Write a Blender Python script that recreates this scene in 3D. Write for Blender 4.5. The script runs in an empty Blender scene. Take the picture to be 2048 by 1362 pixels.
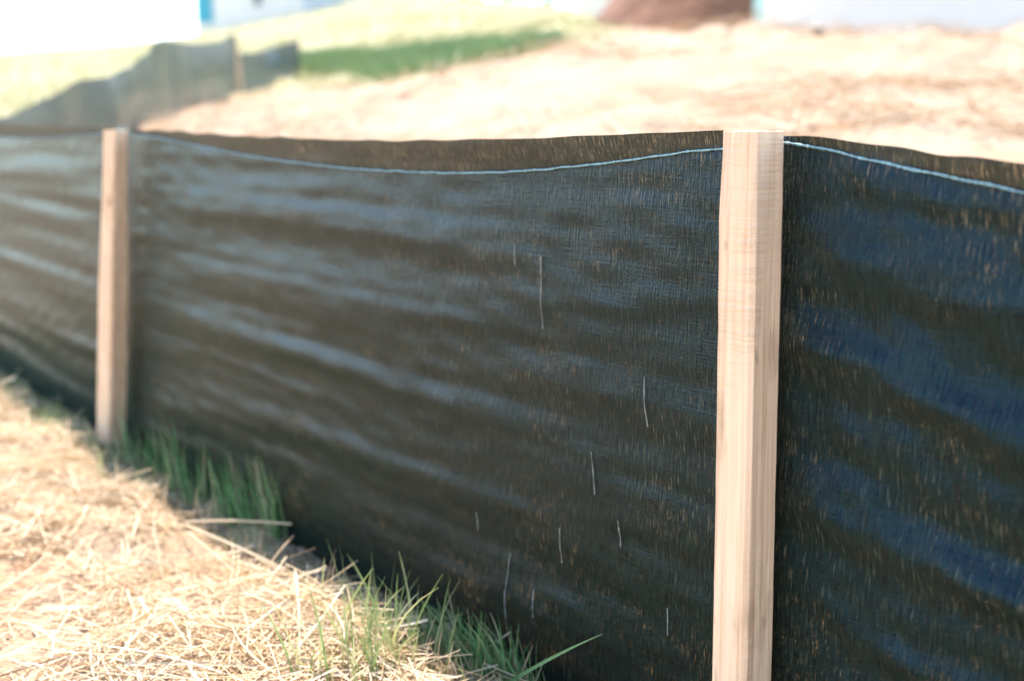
import bpy, math, random
import numpy as np
from mathutils import Vector

# ------------------------------------------------------------------ camera, sky, sun, exposure
SC = bpy.context.scene
CAM_Z = 0.555
cam_d = bpy.data.cameras.new('camera')
cam = bpy.data.objects.new('camera', cam_d)
SC.collection.objects.link(cam)
SC.camera = cam
cam.location = (0, 0, CAM_Z)
cam.rotation_euler = (math.radians(90 - 8.64), 0, 0)
cam_d.sensor_width = 36
cam_d.lens = 50
cam_d.clip_start = 0.05
cam_d.clip_end = 600
cam_d.dof.use_dof = True
cam_d.dof.focus_distance = 1.21
cam_d.dof.aperture_fstop = 4.0
cam_d.dof.aperture_blades = 7

SUN_EL = math.radians(62)
SUN_AZ = math.radians(-13.4)          # clockwise from +Y
world = bpy.data.worlds.new('World')
SC.world = world
world.use_nodes = True
wn = world.node_tree
sky = wn.nodes.new('ShaderNodeTexSky')
sky.sky_type = 'NISHITA'
sky.sun_disc = False
sky.sun_elevation = SUN_EL
sky.sun_rotation = SUN_AZ
sky.air_density = 1.0
sky.dust_density = 0.4
sky.ozone_density = 2.0
bg = wn.nodes['Background']
bg.inputs['Strength'].default_value = 0.15
wn.links.new(sky.outputs[0], bg.inputs['Color'])

sun_d = bpy.data.lights.new('sun', 'SUN')
sun_d.energy = 2.8
sun_d.angle = math.radians(0.5)
sun_d.color = (1.0, 0.90, 0.76)
sun = bpy.data.objects.new('sun', sun_d)
SC.collection.objects.link(sun)
sdir = Vector((math.sin(SUN_AZ) * math.cos(SUN_EL), math.cos(SUN_AZ) * math.cos(SUN_EL), math.sin(SUN_EL)))
sun.rotation_euler = sdir.to_track_quat('Z', 'Y').to_euler()
sun.location = (0, 0, 8)

SC.view_settings.view_transform = 'Standard'
SC.view_settings.look = 'None'
SC.view_settings.exposure = 2.1
SC.view_settings.gamma = 1.0
SC.cycles.use_denoising = True
SC.cycles.max_bounces = 8
SC.cycles.transparent_max_bounces = 12
SC.cycles.sample_clamp_indirect = 6

rng = np.random.default_rng(7)
random.seed(7)

# ------------------------------------------------------------------ fence line frame
NEAR = np.array([0.19, 1.153])
FAR = np.array([-0.68, 2.475])
SPAN = float(np.linalg.norm(FAR - NEAR))
U = (FAR - NEAR) / SPAN               # along the fence, away from the camera
N = np.array([-0.83534, -0.54973])    # out of the fence, to the camera's side
H = 0.55


def fpt(t, d, z):
    p = NEAR + U * t + N * d
    return (float(p[0]), float(p[1]), float(z))


def to_td(x, y):
    dx, dy = x - NEAR[0], y - NEAR[1]
    return dx * U[0] + dy * U[1], dx * N[0] + dy * N[1]


def smooth(a, b, x):
    q = np.clip((x - a) / (b - a), 0, 1)
    return q * q * (3 - 2 * q)


# ------------------------------------------------------------------ helpers
def link(o):
    SC.collection.objects.link(o)
    return o


def mesh_np(name, verts, quads, mat=None, parent=None, uv=None, shade=True, attr=None):
    me = bpy.data.meshes.new(name)
    verts = np.asarray(verts, dtype=np.float32)
    quads = np.asarray(quads, dtype=np.int32)
    k = quads.shape[1]
    me.vertices.add(len(verts))
    me.vertices.foreach_set('co', verts.ravel())
    me.loops.add(quads.size)
    me.loops.foreach_set('vertex_index', quads.ravel())
    me.polygons.add(len(quads))
    me.polygons.foreach_set('loop_start', np.arange(0, quads.size, k, dtype=np.int32))
    me.polygons.foreach_set('loop_total', np.full(len(quads), k, dtype=np.int32))
    me.polygons.foreach_set('use_smooth', np.full(len(quads), shade, dtype=bool))
    if uv is not None:
        lay = me.uv_layers.new(name='UVMap')
        lay.data.foreach_set('uv', np.asarray(uv, dtype=np.float32)[quads.ravel()].ravel())
    for an, vals in (attr or {}).items():
        a = me.attributes.new(an, 'FLOAT', 'POINT')
        a.data.foreach_set('value', np.asarray(vals, dtype=np.float32))
    me.update()
    me.validate()
    o = bpy.data.objects.new(name, me)
    if mat:
        me.materials.append(mat)
    if parent:
        o.parent = parent
    return link(o)


def grid_quads(nu, nv):
    i = np.arange(nu - 1)[:, None] * nv + np.arange(nv - 1)[None, :]
    return np.stack([i, i + nv, i + nv + 1, i + 1], -1).reshape(-1, 4)


def tag(o, label=None, cat=None, group=None, kind=None):
    if label: o['label'] = label
    if cat: o['category'] = cat
    if group: o['group'] = group
    if kind: o['kind'] = kind
    return o


def empty(name, loc, **k):
    o = link(bpy.data.objects.new(name, None))
    o.location = loc
    o.empty_display_size = 0.1
    return tag(o, **k)


def local(verts, root):
    return np.asarray(verts, dtype=np.float64) - np.array(root.location)


class Waves:
    """smooth pseudo-random field from summed sines"""
    def __init__(s, seed, n=10, scale=1.0, dim=2):
        r = np.random.default_rng(seed)
        s.k = r.normal(0, 1, (n, dim)) * scale
        s.p = r.uniform(0, 6.283, n)
        s.n = n

    def __call__(s, *c):
        o = 0
        for k, p in zip(s.k, s.p):
            o = o + np.sin(sum(a * b for a, b in zip(k, c)) + p)
        return o / math.sqrt(s.n / 2)


# ------------------------------------------------------------------ node helpers
def new_mat(name):
    m = bpy.data.materials.new(name)
    m.use_nodes = True
    nt = m.node_tree
    nt.nodes.clear()
    out = nt.nodes.new('ShaderNodeOutputMaterial')
    return m, nt, out


def node(nt, typ, **kw):
    n = nt.nodes.new(typ)
    for k, v in kw.items():
        if k.startswith('_'):
            setattr(n, k[1:], v)
        else:
            n.inputs[k.replace('__', ' ')].default_value = v
    return n


def ramp(nt, fac, stops, interp='LINEAR'):
    r = nt.nodes.new('ShaderNodeValToRGB')
    e = r.color_ramp.elements
    r.color_ramp.interpolation = interp
    while len(e) < len(stops):
        e.new(0.5)
    for q, (p, c) in zip(e, stops):
        q.position = p
        q.color = (*c, 1) if len(c) == 3 else c
    if fac is not None:
        nt.links.new(fac, r.inputs[0])
    return r


def math_n(nt, op, a, b=None, clamp=False):
    m = nt.nodes.new('ShaderNodeMath')
    m.operation = op
    m.use_clamp = clamp
    for i, v in enumerate((a, b)):
        if v is None: continue
        if isinstance(v, (int, float)):
            m.inputs[i].default_value = v
        else:
            nt.links.new(v, m.inputs[i])
    return m.outputs[0]


def mixc(nt, fac, a, b, blend='MIX'):
    m = nt.nodes.new('ShaderNodeMix')
    m.data_type = 'RGBA'
    m.blend_type = blend
    for sock, v in ((m.inputs[0], fac), (m.inputs[6], a), (m.inputs[7], b)):
        if isinstance(v, (int, float)):
            sock.default_value = v
        elif isinstance(v, tuple):
            sock.default_value = (*v, 1)
        else:
            nt.links.new(v, sock)
    return m.outputs[2]


def noise(nt, vec, scale, detail=4, rough=0.55):
    n = node(nt, 'ShaderNodeTexNoise', Scale=scale, Detail=detail, Roughness=rough)
    if vec is not None:
        nt.links.new(vec, n.inputs['Vector'])
    return n.outputs[0]


def scaled(nt, vec, s):
    m = nt.nodes.new('ShaderNodeMapping')
    m.inputs['Scale'].default_value = s
    nt.links.new(vec, m.inputs['Vector'])
    return m.outputs[0]


# ------------------------------------------------------------------ materials
def fabric_material(name, pale=0.0):
    m, nt, out = new_mat(name)
    L = nt.links.new
    tc = nt.nodes.new('ShaderNodeTexCoord')
    uv = tc.outputs['UV']
    vert = noise(nt, scaled(nt, uv, (420, 48, 1)), 1.0, 2, 0.6)       # upright tapes
    hori = noise(nt, scaled(nt, uv, (26, 400, 1)), 1.0, 2, 0.6)       # cross tapes
    fine = noise(nt, scaled(nt, uv, (750, 520, 1)), 1.0, 1)
    weave = math_n(nt, 'ADD', math_n(nt, 'MULTIPLY', vert, 1.15), math_n(nt, 'MULTIPLY', hori, 0.4))
    weave = math_n(nt, 'ADD', weave, math_n(nt, 'MULTIPLY', fine, 0.4))
    bump = node(nt, 'ShaderNodeBump', Strength=0.75, Distance=0.0014)
    L(weave, bump.inputs['Height'])
    patch = noise(nt, scaled(nt, uv, (4, 6, 1)), 1.0, 4)
    col = ramp(nt, weave, [(0.75, (0.0006, 0.0016, 0.0011)), (1.25, (0.006, 0.013, 0.009))]).outputs[0]
    light_patch = ramp(nt, patch, [(0.42, (0, 0, 0)), (0.68, (1, 1, 1))]).outputs[0]
    specks = ramp(nt, vert, [(0.60, (0, 0, 0)), (0.70, (1, 1, 1))]).outputs[0]
    light_fac = math_n(nt, 'MULTIPLY', math_n(nt, 'MULTIPLY', light_patch, specks), 0.28)
    col = mixc(nt, light_fac, col, (0.30, 0.25, 0.15))  # golden flecks of light through the weave, coloured onto the tapes
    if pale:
        col = mixc(nt, pale, col, (0.13, 0.15, 0.15))  # haze over the far cloth mixed into its colour
    p = node(nt, 'ShaderNodeBsdfPrincipled', Roughness=0.27)
    p.inputs['Specular IOR Level'].default_value = 0.24
    p.inputs['Specular Tint'].default_value = (0.20, 0.60, 0.95, 1)
    p.inputs['Sheen Weight'].default_value = 0.30
    p.inputs['Sheen Roughness'].default_value = 0.17
    if pale:
        p.inputs['Sheen Weight'].default_value = 0.0
    p.inputs['Sheen Tint'].default_value = (0.07, 0.62, 0.38, 1)  # green sheen lays lens veil and colour cast over the cloth
    L(col, p.inputs['Base Color'])
    L(bump.outputs[0], p.inputs['Normal'])
    # light through the threads; looser weave above the cord, fewer pinholes near the stakes
    la = nt.nodes.new('ShaderNodeAttribute'); la.attribute_name = 'loose'
    da = nt.nodes.new('ShaderNodeAttribute'); da.attribute_name = 'single'
    tr = node(nt, 'ShaderNodeBsdfTranslucent', Color=((0.42, 0.30, 0.16, 1) if not pale else (0.28, 0.36, 0.34, 1)))
    mx = node(nt, 'ShaderNodeMixShader', Fac=0.004 + 0.7 * pale)
    L(p.outputs[0], mx.inputs[1])
    L(tr.outputs[0], mx.inputs[2])
    # pinholes between the tapes
    gap = noise(nt, scaled(nt, uv, (720, 58, 1)), 1.0, 4, 0.75)
    gapm = ramp(nt, gap, [(0.56, (0, 0, 0)), (0.68, (1, 1, 1))]).outputs[0]
    dens = ramp(nt, noise(nt, scaled(nt, uv, (9, 11, 1)), 1.0, 6, 0.7), [(0.42, (0.03, 0.03, 0.03)), (0.55, (0.25, 0.25, 0.25)), (0.70, (1, 1, 1))]).outputs[0]
    base_h = math_n(nt, 'MULTIPLY', math_n(nt, 'MULTIPLY', gapm, dens), 0.65)
    hem_h = math_n(nt, 'MULTIPLY', la.outputs['Fac'], math_n(nt, 'MULTIPLY', math_n(nt, 'ADD', gapm, 0.13), 0.26))
    hole = math_n(nt, 'ADD', math_n(nt, 'MULTIPLY', math_n(nt, 'ADD', base_h, hem_h), da.outputs['Fac']), 0.002 + 0.4 * pale)
    tp = node(nt, 'ShaderNodeBsdfTransparent', Color=(1.0, 0.92, 0.70, 1) if not pale else (1, 1, 1, 1))
    mx2 = nt.nodes.new('ShaderNodeMixShader')
    L(hole, mx2.inputs[0])
    L(mx.outputs[0], mx2.inputs[1])
    L(tp.outputs[0], mx2.inputs[2])
    L(mx2.outputs[0], out.inputs[0])
    return m


def wood_material():
    m, nt, out = new_mat('rough_sawn_wood')
    L = nt.links.new
    tc = nt.nodes.new('ShaderNodeTexCoord')
    ob = tc.outputs['Object']
    oi = nt.nodes.new('ShaderNodeObjectInfo')
    off = nt.nodes.new('ShaderNodeVectorMath'); off.operation = 'ADD'
    L(ob, off.inputs[0]); L(oi.outputs['Random'], off.inputs[1])
    v = off.outputs[0]
    grain = noise(nt, scaled(nt, v, (190, 190, 5)), 1.0, 5, 0.65)
    streak = noise(nt, scaled(nt, v, (60, 60, 1.6)), 1.0, 3)
    blot = noise(nt, scaled(nt, v, (24, 24, 9)), 1.0, 4)
    col = ramp(nt, grain, [(0.30, (0.66, 0.40, 0.225)), (0.5, (0.87, 0.575, 0.35)), (0.70, (0.93, 0.66, 0.42))]).outputs[0]
    sf = ramp(nt, streak, [(0.5, (0, 0, 0)), (0.72, (1, 1, 1))]).outputs[0]
    col = mixc(nt, math_n(nt, 'MULTIPLY', sf, 0.40), col, (0.58, 0.31, 0.18))
    bf = ramp(nt, blot, [(0.58, (0, 0, 0)), (0.70, (1, 1, 1))]).outputs[0]
    col = mixc(nt, math_n(nt, 'MULTIPLY', bf, 0.5), col, (0.38, 0.23, 0.12))
    kn = ramp(nt, noise(nt, scaled(nt, v, (48, 48, 26)), 1.0, 1), [(0.70, (0, 0, 0)), (0.76, (1, 1, 1))]).outputs[0]
    col = mixc(nt, math_n(nt, 'MULTIPLY', kn, 0.4), col, (0.22, 0.11, 0.05))
    saw = ramp(nt, noise(nt, scaled(nt, v, (16, 16, 330)), 1.0, 3, 0.6), [(0.42, (0, 0, 0)), (0.62, (1, 1, 1))])
    sawm = ramp(nt, noise(nt, scaled(nt, v, (22, 22, 6)), 1.0, 2), [(0.48, (0, 0, 0)), (0.62, (1, 1, 1))]).outputs[0]
    sawh = math_n(nt, 'MULTIPLY', saw.outputs[0], sawm)
    hgt = math_n(nt, 'ADD', math_n(nt, 'MULTIPLY', grain, 1.0), math_n(nt, 'MULTIPLY', sawh, 0.35))
    col = mixc(nt, math_n(nt, 'MULTIPLY', sawh, 0.10), col, (0.42, 0.25, 0.12))
    bump = node(nt, 'ShaderNodeBump', Strength=0.9, Distance=0.002)
    L(hgt, bump.inputs['Height'])
    p = node(nt, 'ShaderNodeBsdfPrincipled', Roughness=0.75)
    L(col, p.inputs['Base Color'])
    L(bump.outputs[0], p.inputs['Normal'])
    L(p.outputs[0], out.inputs[0])
    return m


def plant_material(name, stops, trans=0.35, rough=0.5, tcol=None):
    m, nt, out = new_mat(name)
    L = nt.links.new
    g = nt.nodes.new('ShaderNodeNewGeometry')
    r = ramp(nt, g.outputs['Random Per Island'], stops)
    p = node(nt, 'ShaderNodeBsdfPrincipled', Roughness=rough)
    L(r.outputs[0], p.inputs['Base Color'])
    if trans:
        t = nt.nodes.new('ShaderNodeBsdfTranslucent')
        L(r.outputs[0], t.inputs[0])
        mx = node(nt, 'ShaderNodeMixShader', Fac=trans)
        L(p.outputs[0], mx.inputs[1]); L(t.outputs[0], mx.inputs[2])
        L(mx.outputs[0], out.inputs[0])
    else:
        L(p.outputs[0], out.inputs[0])
    return m


def plain_material(name, c1, c2, scale=8.0, rough=0.7, bump=0.3, dist=0.01, stretch=(1, 1, 1)):
    m, nt, out = new_mat(name)
    L = nt.links.new
    tc = nt.nodes.new('ShaderNodeTexCoord')
    v = scaled(nt, tc.outputs['Object'], stretch)
    nz = noise(nt, v, scale, 6, 0.6)
    col = ramp(nt, nz, [(0.3, c1), (0.7, c2)]).outputs[0]
    p = node(nt, 'ShaderNodeBsdfPrincipled', Roughness=rough)
    L(col, p.inputs['Base Color'])
    b = node(nt, 'ShaderNodeBump', Strength=bump, Distance=dist)
    L(nz, b.inputs['Height'])
    L(b.outputs[0], p.inputs['Normal'])
    L(p.outputs[0], out.inputs[0])
    return m


def ground_material():
    m, nt, out = new_mat('clay_soil_and_turf')
    L = nt.links.new
    tc = nt.nodes.new('ShaderNodeTexCoord')
    ob = tc.outputs['Object']
    a1 = nt.nodes.new('ShaderNodeAttribute'); a1.attribute_name = 'turf'
    a2 = nt.nodes.new('ShaderNodeAttribute'); a2.attribute_name = 'darker'
    a3 = nt.nodes.new('ShaderNodeAttribute'); a3.attribute_name = 'litter'
    big = noise(nt, ob, 2.2, 5, 0.6)
    mid = noise(nt, ob, 14, 6, 0.65)
    small = noise(nt, ob, 120, 4, 0.7)
    soil = ramp(nt, mid, [(0.3, (0.13, 0.09, 0.04)), (0.55, (0.24, 0.175, 0.085)), (0.8, (0.35, 0.265, 0.14))]).outputs[0]
    clay = ramp(nt, big, [(0.35, (0.36, 0.24, 0.14)), (0.5, (0.38, 0.265, 0.165)), (0.64, (0.39, 0.21, 0.10))]).outputs[0]
    clay = mixc(nt, math_n(nt, 'MULTIPLY', small, 0.55), clay, (0.36, 0.27, 0.19))
    turf = ramp(nt, noise(nt, ob, 0.9, 5), [(0.35, (0.33, 0.30, 0.14)), (0.5, (0.37, 0.32, 0.17)), (0.7, (0.24, 0.26, 0.10))]).outputs[0]
    darker = ramp(nt, mid, [(0.35, (0.11, 0.20, 0.085)), (0.7, (0.20, 0.28, 0.125))]).outputs[0]  # darker green tone inside the wedge mask
    col = mixc(nt, a3.outputs['Fac'], soil, clay)
    col = mixc(nt, a1.outputs['Fac'], col, turf)
    col = mixc(nt, a2.outputs['Fac'], col, darker)
    h = math_n(nt, 'ADD', math_n(nt, 'MULTIPLY', mid, 0.5), math_n(nt, 'MULTIPLY', small, 0.5))
    b = node(nt, 'ShaderNodeBump', Strength=0.8, Distance=0.012)
    L(h, b.inputs['Height'])
    p = node(nt, 'ShaderNodeBsdfPrincipled', Roughness=0.9)
    L(col, p.inputs['Base Color']); L(b.outputs[0], p.inputs['Normal'])
    L(p.outputs[0], out.inputs[0])
    return m


def siding_material(name, c, pitch=0.15):
    m, nt, out = new_mat(name)
    L = nt.links.new
    tc = nt.nodes.new('ShaderNodeTexCoord')
    w = nt.nodes.new('ShaderNodeTexWave')
    w.wave_type = 'BANDS'; w.bands_direction = 'Z'; w.wave_profile = 'SAW'
    w.inputs['Scale'].default_value = 0.314 / pitch
    L(tc.outputs['Object'], w.inputs['Vector'])
    nz = noise(nt, tc.outputs['Object'], 3, 4)
    col = ramp(nt, nz, [(0.3, tuple(q * 0.93 for q in c)), (0.7, c)]).outputs[0]
    b = node(nt, 'ShaderNodeBump', Strength=0.6, Distance=0.015)
    L(w.outputs[1], b.inputs['Height'])
    p = node(nt, 'ShaderNodeBsdfPrincipled', Roughness=0.55)
    L(col, p.inputs['Base Color']); L(b.outputs[0], p.inputs['Normal'])
    L(p.outputs[0], out.inputs[0])
    return m


M_FAB = fabric_material('black_woven_geotextile')
M_FAB2 = fabric_material('hazed_geotextile', pale=0.2)  # far cloth, haze and overexposure put into its paler colour
M_WOOD = wood_material()
M_STRAW = plant_material('dry_straw', [(0.0, (0.36, 0.22, 0.10)), (0.22, (0.60, 0.43, 0.245)), (0.7, (0.70, 0.54, 0.34)), (1.0, (0.78, 0.65, 0.45))], 0.18, 0.45)
M_SLOPE = plant_material('darker_straw', [(0.0, (0.29, 0.16, 0.07)), (0.3, (0.39, 0.26, 0.145)), (0.7, (0.45, 0.325, 0.195)), (1.0, (0.50, 0.40, 0.265))], 0.15, 0.5)  # same straw, toned darker for the sunlit slope
M_GREEN = plant_material('green_grass', [(0.0, (0.08, 0.20, 0.065)), (0.5, (0.16, 0.32, 0.11)), (0.72, (0.27, 0.39, 0.15)), (0.9, (0.52, 0.45, 0.25))], 0.4, 0.4)
M_YELLOW = plant_material('yellowing_grass', [(0.0, (0.18, 0.30, 0.10)), (0.4, (0.36, 0.42, 0.17)), (0.7, (0.54, 0.52, 0.26)), (1.0, (0.70, 0.60, 0.38))], 0.4, 0.4)
M_TURF = plant_material('lawn_blades', [(0.0, (0.25, 0.27, 0.10)), (0.5, (0.35, 0.32, 0.15)), (1.0, (0.42, 0.35, 0.20))], 0.35, 0.5)
M_DARKGREEN = plant_material('darker_green_blades', [(0.0, (0.11, 0.19, 0.065)), (1.0, (0.27, 0.33, 0.14))], 0.35, 0.5)
M_LEAF = plant_material('shrub_leaves', [(0.0, (0.04, 0.12, 0.07)), (0.6, (0.08, 0.20, 0.12)), (1.0, (0.14, 0.27, 0.17))], 0.3, 0.45)
M_BARK = plain_material('bark', (0.10, 0.07, 0.05), (0.20, 0.15, 0.10), 14, 0.9, 0.8, 0.02)
M_SOIL = plain_material('soil_crumb', (0.12, 0.08, 0.045), (0.26, 0.18, 0.11), 40, 0.95, 0.6, 0.004)
M_MOUND = plain_material('red_brown_dirt', (0.15, 0.062, 0.034), (0.24, 0.112, 0.065), 2.4, 0.95, 1.0, 0.12)
M_CORD = plain_material('pale_blue_cord', (0.05, 0.15, 0.17), (0.34, 0.52, 0.52), 420, 0.5, 0.5, 0.001)
M_THREAD = plain_material('loose_white_thread', (0.10, 0.10, 0.08), (0.42, 0.41, 0.36), 90, 0.5, 0.2, 0.001)
M_STONE = plain_material('grey_stone', (0.33, 0.36, 0.37), (0.55, 0.57, 0.56), 18, 0.8, 0.6, 0.01)
M_TAN = plain_material('tan_stone', (0.42, 0.35, 0.24), (0.60, 0.52, 0.38), 18, 0.8, 0.6, 0.01)
M_DARK = plain_material('dark_clod', (0.06, 0.045, 0.03), (0.15, 0.11, 0.075), 40, 0.95, 0.8, 0.006)
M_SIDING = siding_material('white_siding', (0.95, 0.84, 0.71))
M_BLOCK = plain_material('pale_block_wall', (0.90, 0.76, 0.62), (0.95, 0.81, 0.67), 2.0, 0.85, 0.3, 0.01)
M_SIDESHADE = plain_material('teal_wall_shade', (0.24, 0.42, 0.40), (0.32, 0.50, 0.47), 2.0, 0.6, 0.2, 0.01)  # bluish shade of the side wall put into its colour
M_TEAL = plain_material('teal_paint', (0.05, 0.34, 0.42), (0.09, 0.42, 0.50), 3.0, 0.5, 0.2, 0.005)
M_ROOF = plain_material('grey_shingles', (0.10, 0.10, 0.11), (0.20, 0.19, 0.19), 20, 0.9, 0.6, 0.02)
M_GDOOR = plain_material('pale_grey_door', (0.56, 0.57, 0.55), (0.64, 0.65, 0.63), 3.0, 0.6, 0.2, 0.01)
M_GROUND = ground_material()

# ------------------------------------------------------------------ terrain
COLS = (np.array([-400, 0, 250, 500, 800, 1100, 1500, 2048, 2700]) - 1024) / 2844.0   # bearings x / y
ROWS = np.array([1.0, 2, 3, 4, 6, 8, 10, 14, 20, 25, 45, 400])
TAB = np.array([
    [.08, .08, .08, .08, .08, .08, .08, .08, .08],
    [.12, .12, .12, .14, .17, .22, .28, .30, .30],
    [.18, .20, .22, .28, .34, .42, .48, .50, .50],
    [.24, .27, .32, .40, .50, .58, .64, .66, .66],
    [.34, .40, .46, .58, .69, .87, .90, .91, .90],
    [.42, .48, .56, .67, .83, .985, .99, .98, .98],
    [.54, .60, .67, .755, 1.0, 1.2, 1.1, 1.05, 1.05],
    [.85, .87, .96, 1.10, 1.38, 1.5, 1.2, 1.15, 1.15],
    [1.3, 1.35, 1.45, 1.65, 2.1, 2.1, 1.4, 1.3, 1.3],
    [1.68, 1.72, 1.88, 2.2, 2.78, 2.55, 1.5, 1.4, 1.4],
    [2.6, 2.7, 2.8, 3.2, 3.9, 3.4, 2.0, 1.9, 1.9],
    [4.0, 4.0, 4.0, 4.0, 4.0, 4.0, 3.0, 3.0, 3.0]])
W1 = Waves(1, 14, 2.6)
W2 = Waves(2, 16, 11.0)
W3 = Waves(3, 18, 38.0)
W4 = Waves(4, 18, 110.0)
WE = Waves(5, 10, 26.0, 1)


def turf_line(x):
    """depth at which the straw gives way to turf"""
    return np.interp(x, [-40, -1.95, -1.85, -0.8, -0.5, 0.1, 0.3, 0.6, 1.2, 40], [0.0, 3.0, 10, 7.1, 6.5, 5.5, 6.4, 9.0, 13, 13])


def height(x, y):
    x = np.asarray(x, dtype=np.float64); y = np.asarray(y, dtype=np.float64)
    t, d = to_td(x, y)
    yy = np.maximum(y, 0.6)
    a = np.clip(x / yy, COLS[0], COLS[-1])
    lr = np.log(np.clip(np.maximum(y, 0.3 * np.abs(x)), 1.0, 399.9))
    R = np.log(ROWS)
    ri = np.clip(np.searchsorted(R, lr, side='right') - 1, 0, len(R) - 2)
    ci = np.clip(np.searchsorted(COLS, a, side='right') - 1, 0, len(COLS) - 2)
    fr = (lr - R[ri]) / (R[ri + 1] - R[ri])
    fc = (a - COLS[ci]) / (COLS[ci + 1] - COLS[ci])
    back = (TAB[ri, ci] * (1 - fr) * (1 - fc) + TAB[ri + 1, ci] * fr * (1 - fc)
            + TAB[ri, ci + 1] * (1 - fr) * fc + TAB[ri + 1, ci + 1] * fr * fc)
    s = np.maximum(-d, 0)
    back = back + (W1(x, y) * 0.014 + W2(x, y) * 0.012) * smooth(1.5, 4, y) + (0.02 * W1(x * 1.3, y) + 0.016 * W2(x * .8, y * .8)) * smooth(3.5, 5.5, y) * smooth(-.1, .3, x) + W3(x, y) * 0.003
    back = 0.03 + (back - 0.03) * smooth(0.0, 0.5, s)
    e = 0.088 + 0.014 * WE(t)                      # ragged edge of the straw bank
    bank = smooth(e - 0.035, e + 0.03, d)
    front = (-0.008 + 0.004 * W3(x, y) + 0.002 * W4(x, y)) * (1 - bank) + bank * (0.007 + 0.006 * W2(x, y) + 0.004 * W3(x, y))
    front = front - 0.012 * np.exp(-(d / 0.012) ** 2)
    return np.where(d > 0, front, back)


def spaced(lo, hi, step, grow, end_lo, end_hi):
    mid = list(np.arange(lo, hi, step))
    a, q, st = [], lo, step
    while q > end_lo:
        st *= grow; q -= st; a.append(q)
    b, q, st = [], mid[-1], step
    while q < end_hi:
        st *= grow; q += st; b.append(q)
    return np.array(a[::-1] + mid + b)


tt = spaced(-0.5, 2.9, 0.016, 1.06, -260, 320)
dd = spaced(-0.06, 0.7, 0.010, 1.035, -320, 260)
T, D = np.meshgrid(tt, dd, indexing='ij')
X = NEAR[0] + U[0] * T + N[0] * D
Y = NEAR[1] + U[1] * T + N[1] * D
Z = height(X, Y)
far = smooth(40, 200, np.hypot(X, Y))
tl = turf_line(X + 0.12 * W2(X, Y))
turf = smooth(-0.15, 0.25, Y - tl) * (D < 0)
turf = np.maximum(turf, far)
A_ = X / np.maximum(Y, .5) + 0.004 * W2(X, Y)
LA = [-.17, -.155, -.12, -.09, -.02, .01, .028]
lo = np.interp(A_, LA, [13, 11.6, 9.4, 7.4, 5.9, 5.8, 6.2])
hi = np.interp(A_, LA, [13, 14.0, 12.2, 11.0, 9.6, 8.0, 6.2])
darker = smooth(-0.2, 0.3, Y - lo) * (1 - smooth(-0.5, 0.5, Y - hi - 0.3 * W1(X, Y))) * (A_ > -.17) * (A_ < .03)
e = 0.088 + 0.014 * WE(T)
litter = np.where(D > 0, smooth(e - 0.03, e + 0.04, D), 1.0)
gq = grid_quads(len(tt), len(dd))
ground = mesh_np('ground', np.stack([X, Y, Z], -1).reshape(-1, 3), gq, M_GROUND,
                 attr={'turf': turf.ravel(), 'darker': darker.ravel(), 'litter': litter.ravel()})
tag(ground, kind='structure')


# ------------------------------------------------------------------ the near silt fence
fence = empty('silt_fence', fpt(0, 0, 0),
              label='black woven silt fence on square wooden stakes running along the near straw', cat='fence')

CORD_DROP = {}


def make_panel(t0, t1, top_fn, cord_fn, fold_fn, seed, root, name='fabric_panel', mat=None):
    """one bay of cloth from stake t0 to stake t1 on the straight near run"""
    nu = int(abs(t1 - t0) / 0.006) + 1
    nv = 190
    t = np.linspace(t0, t1, nu)
    v = np.linspace(0, 1, nv)
    Tt, V = np.meshgrid(t, v, indexing='ij')
    top = top_fn(Tt)
    zb = -0.06
    Zz = zb + (top - zb) * V
    q = (Tt - t0) / (t1 - t0)
    pin = np.clip(np.minimum(q, 1 - q) * abs(t1 - t0) / 0.07, 0, 1)
    pin = pin * pin * (3 - 2 * pin)
    d = fold_fn(Tt, Zz) * pin * {1: 0.44, 2: 0.85, 3: 0.26}[seed]
    wz = Waves(seed, 16, 1.0)
    d = d + 0.0008 * wz(Tt * 4, Zz * 34) * pin
    d = d + 0.00028 * Waves(seed + 80, 14, 1.0)(Tt * 2.2, Zz * 170) * pin
    d = d + {1: 0.00035, 2: 0.0008, 3: 0.0003}[seed] * Waves(seed + 50, 18, 1.0)(Tt * 45, Zz * 110) * pin
    d = d + 0.0007 * Waves(seed + 70, 12, 1.0)(Tt * 3, Zz * 80) * pin
    d = d + 0.006 * (1 - pin) * np.sin(np.clip(Zz / H, 0, 1) * math.pi) ** 0.3      # drawn back to the stakes
    cz = cord_fn(Tt)
    d = d + np.clip((Zz - cz) / 0.035, 0, 1.5) * 0.012 * pin
    d = d * smooth(-0.03, 0.03, Zz)
    Zz = Zz + (V > 0.999) * 0.0006 * Waves(seed + 9, 12, 60.0, 1)(Tt)
    X = NEAR[0] + U[0] * Tt + N[0] * d
    Y = NEAR[1] + U[1] * Tt + N[1] * d
    P = np.stack([X, Y, Zz], -1).reshape(-1, 3)
    uv = np.stack([Tt + seed * 3.1, Zz], -1).reshape(-1, 2)
    loose = smooth(0.0, 0.004, Zz - cz)
    single = smooth(0.01, 0.05, np.minimum(q, 1 - q) * abs(t1 - t0))  # zero at the stakes, closes the pinholes there
    o = mesh_np(name, local(P, root), grid_quads(nu, nv), mat or M_FAB, root, uv, attr={'loose': loose.ravel(), 'single': single.ravel()})

    def surf(ti, zi):
        i = int(np.clip(round((ti - t0) / (t1 - t0) * (nu - 1)), 0, nu - 1))
        j = int(np.argmin(np.abs(Zz[i] - zi)))
        return d[i, j]
    return o, surf


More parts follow.
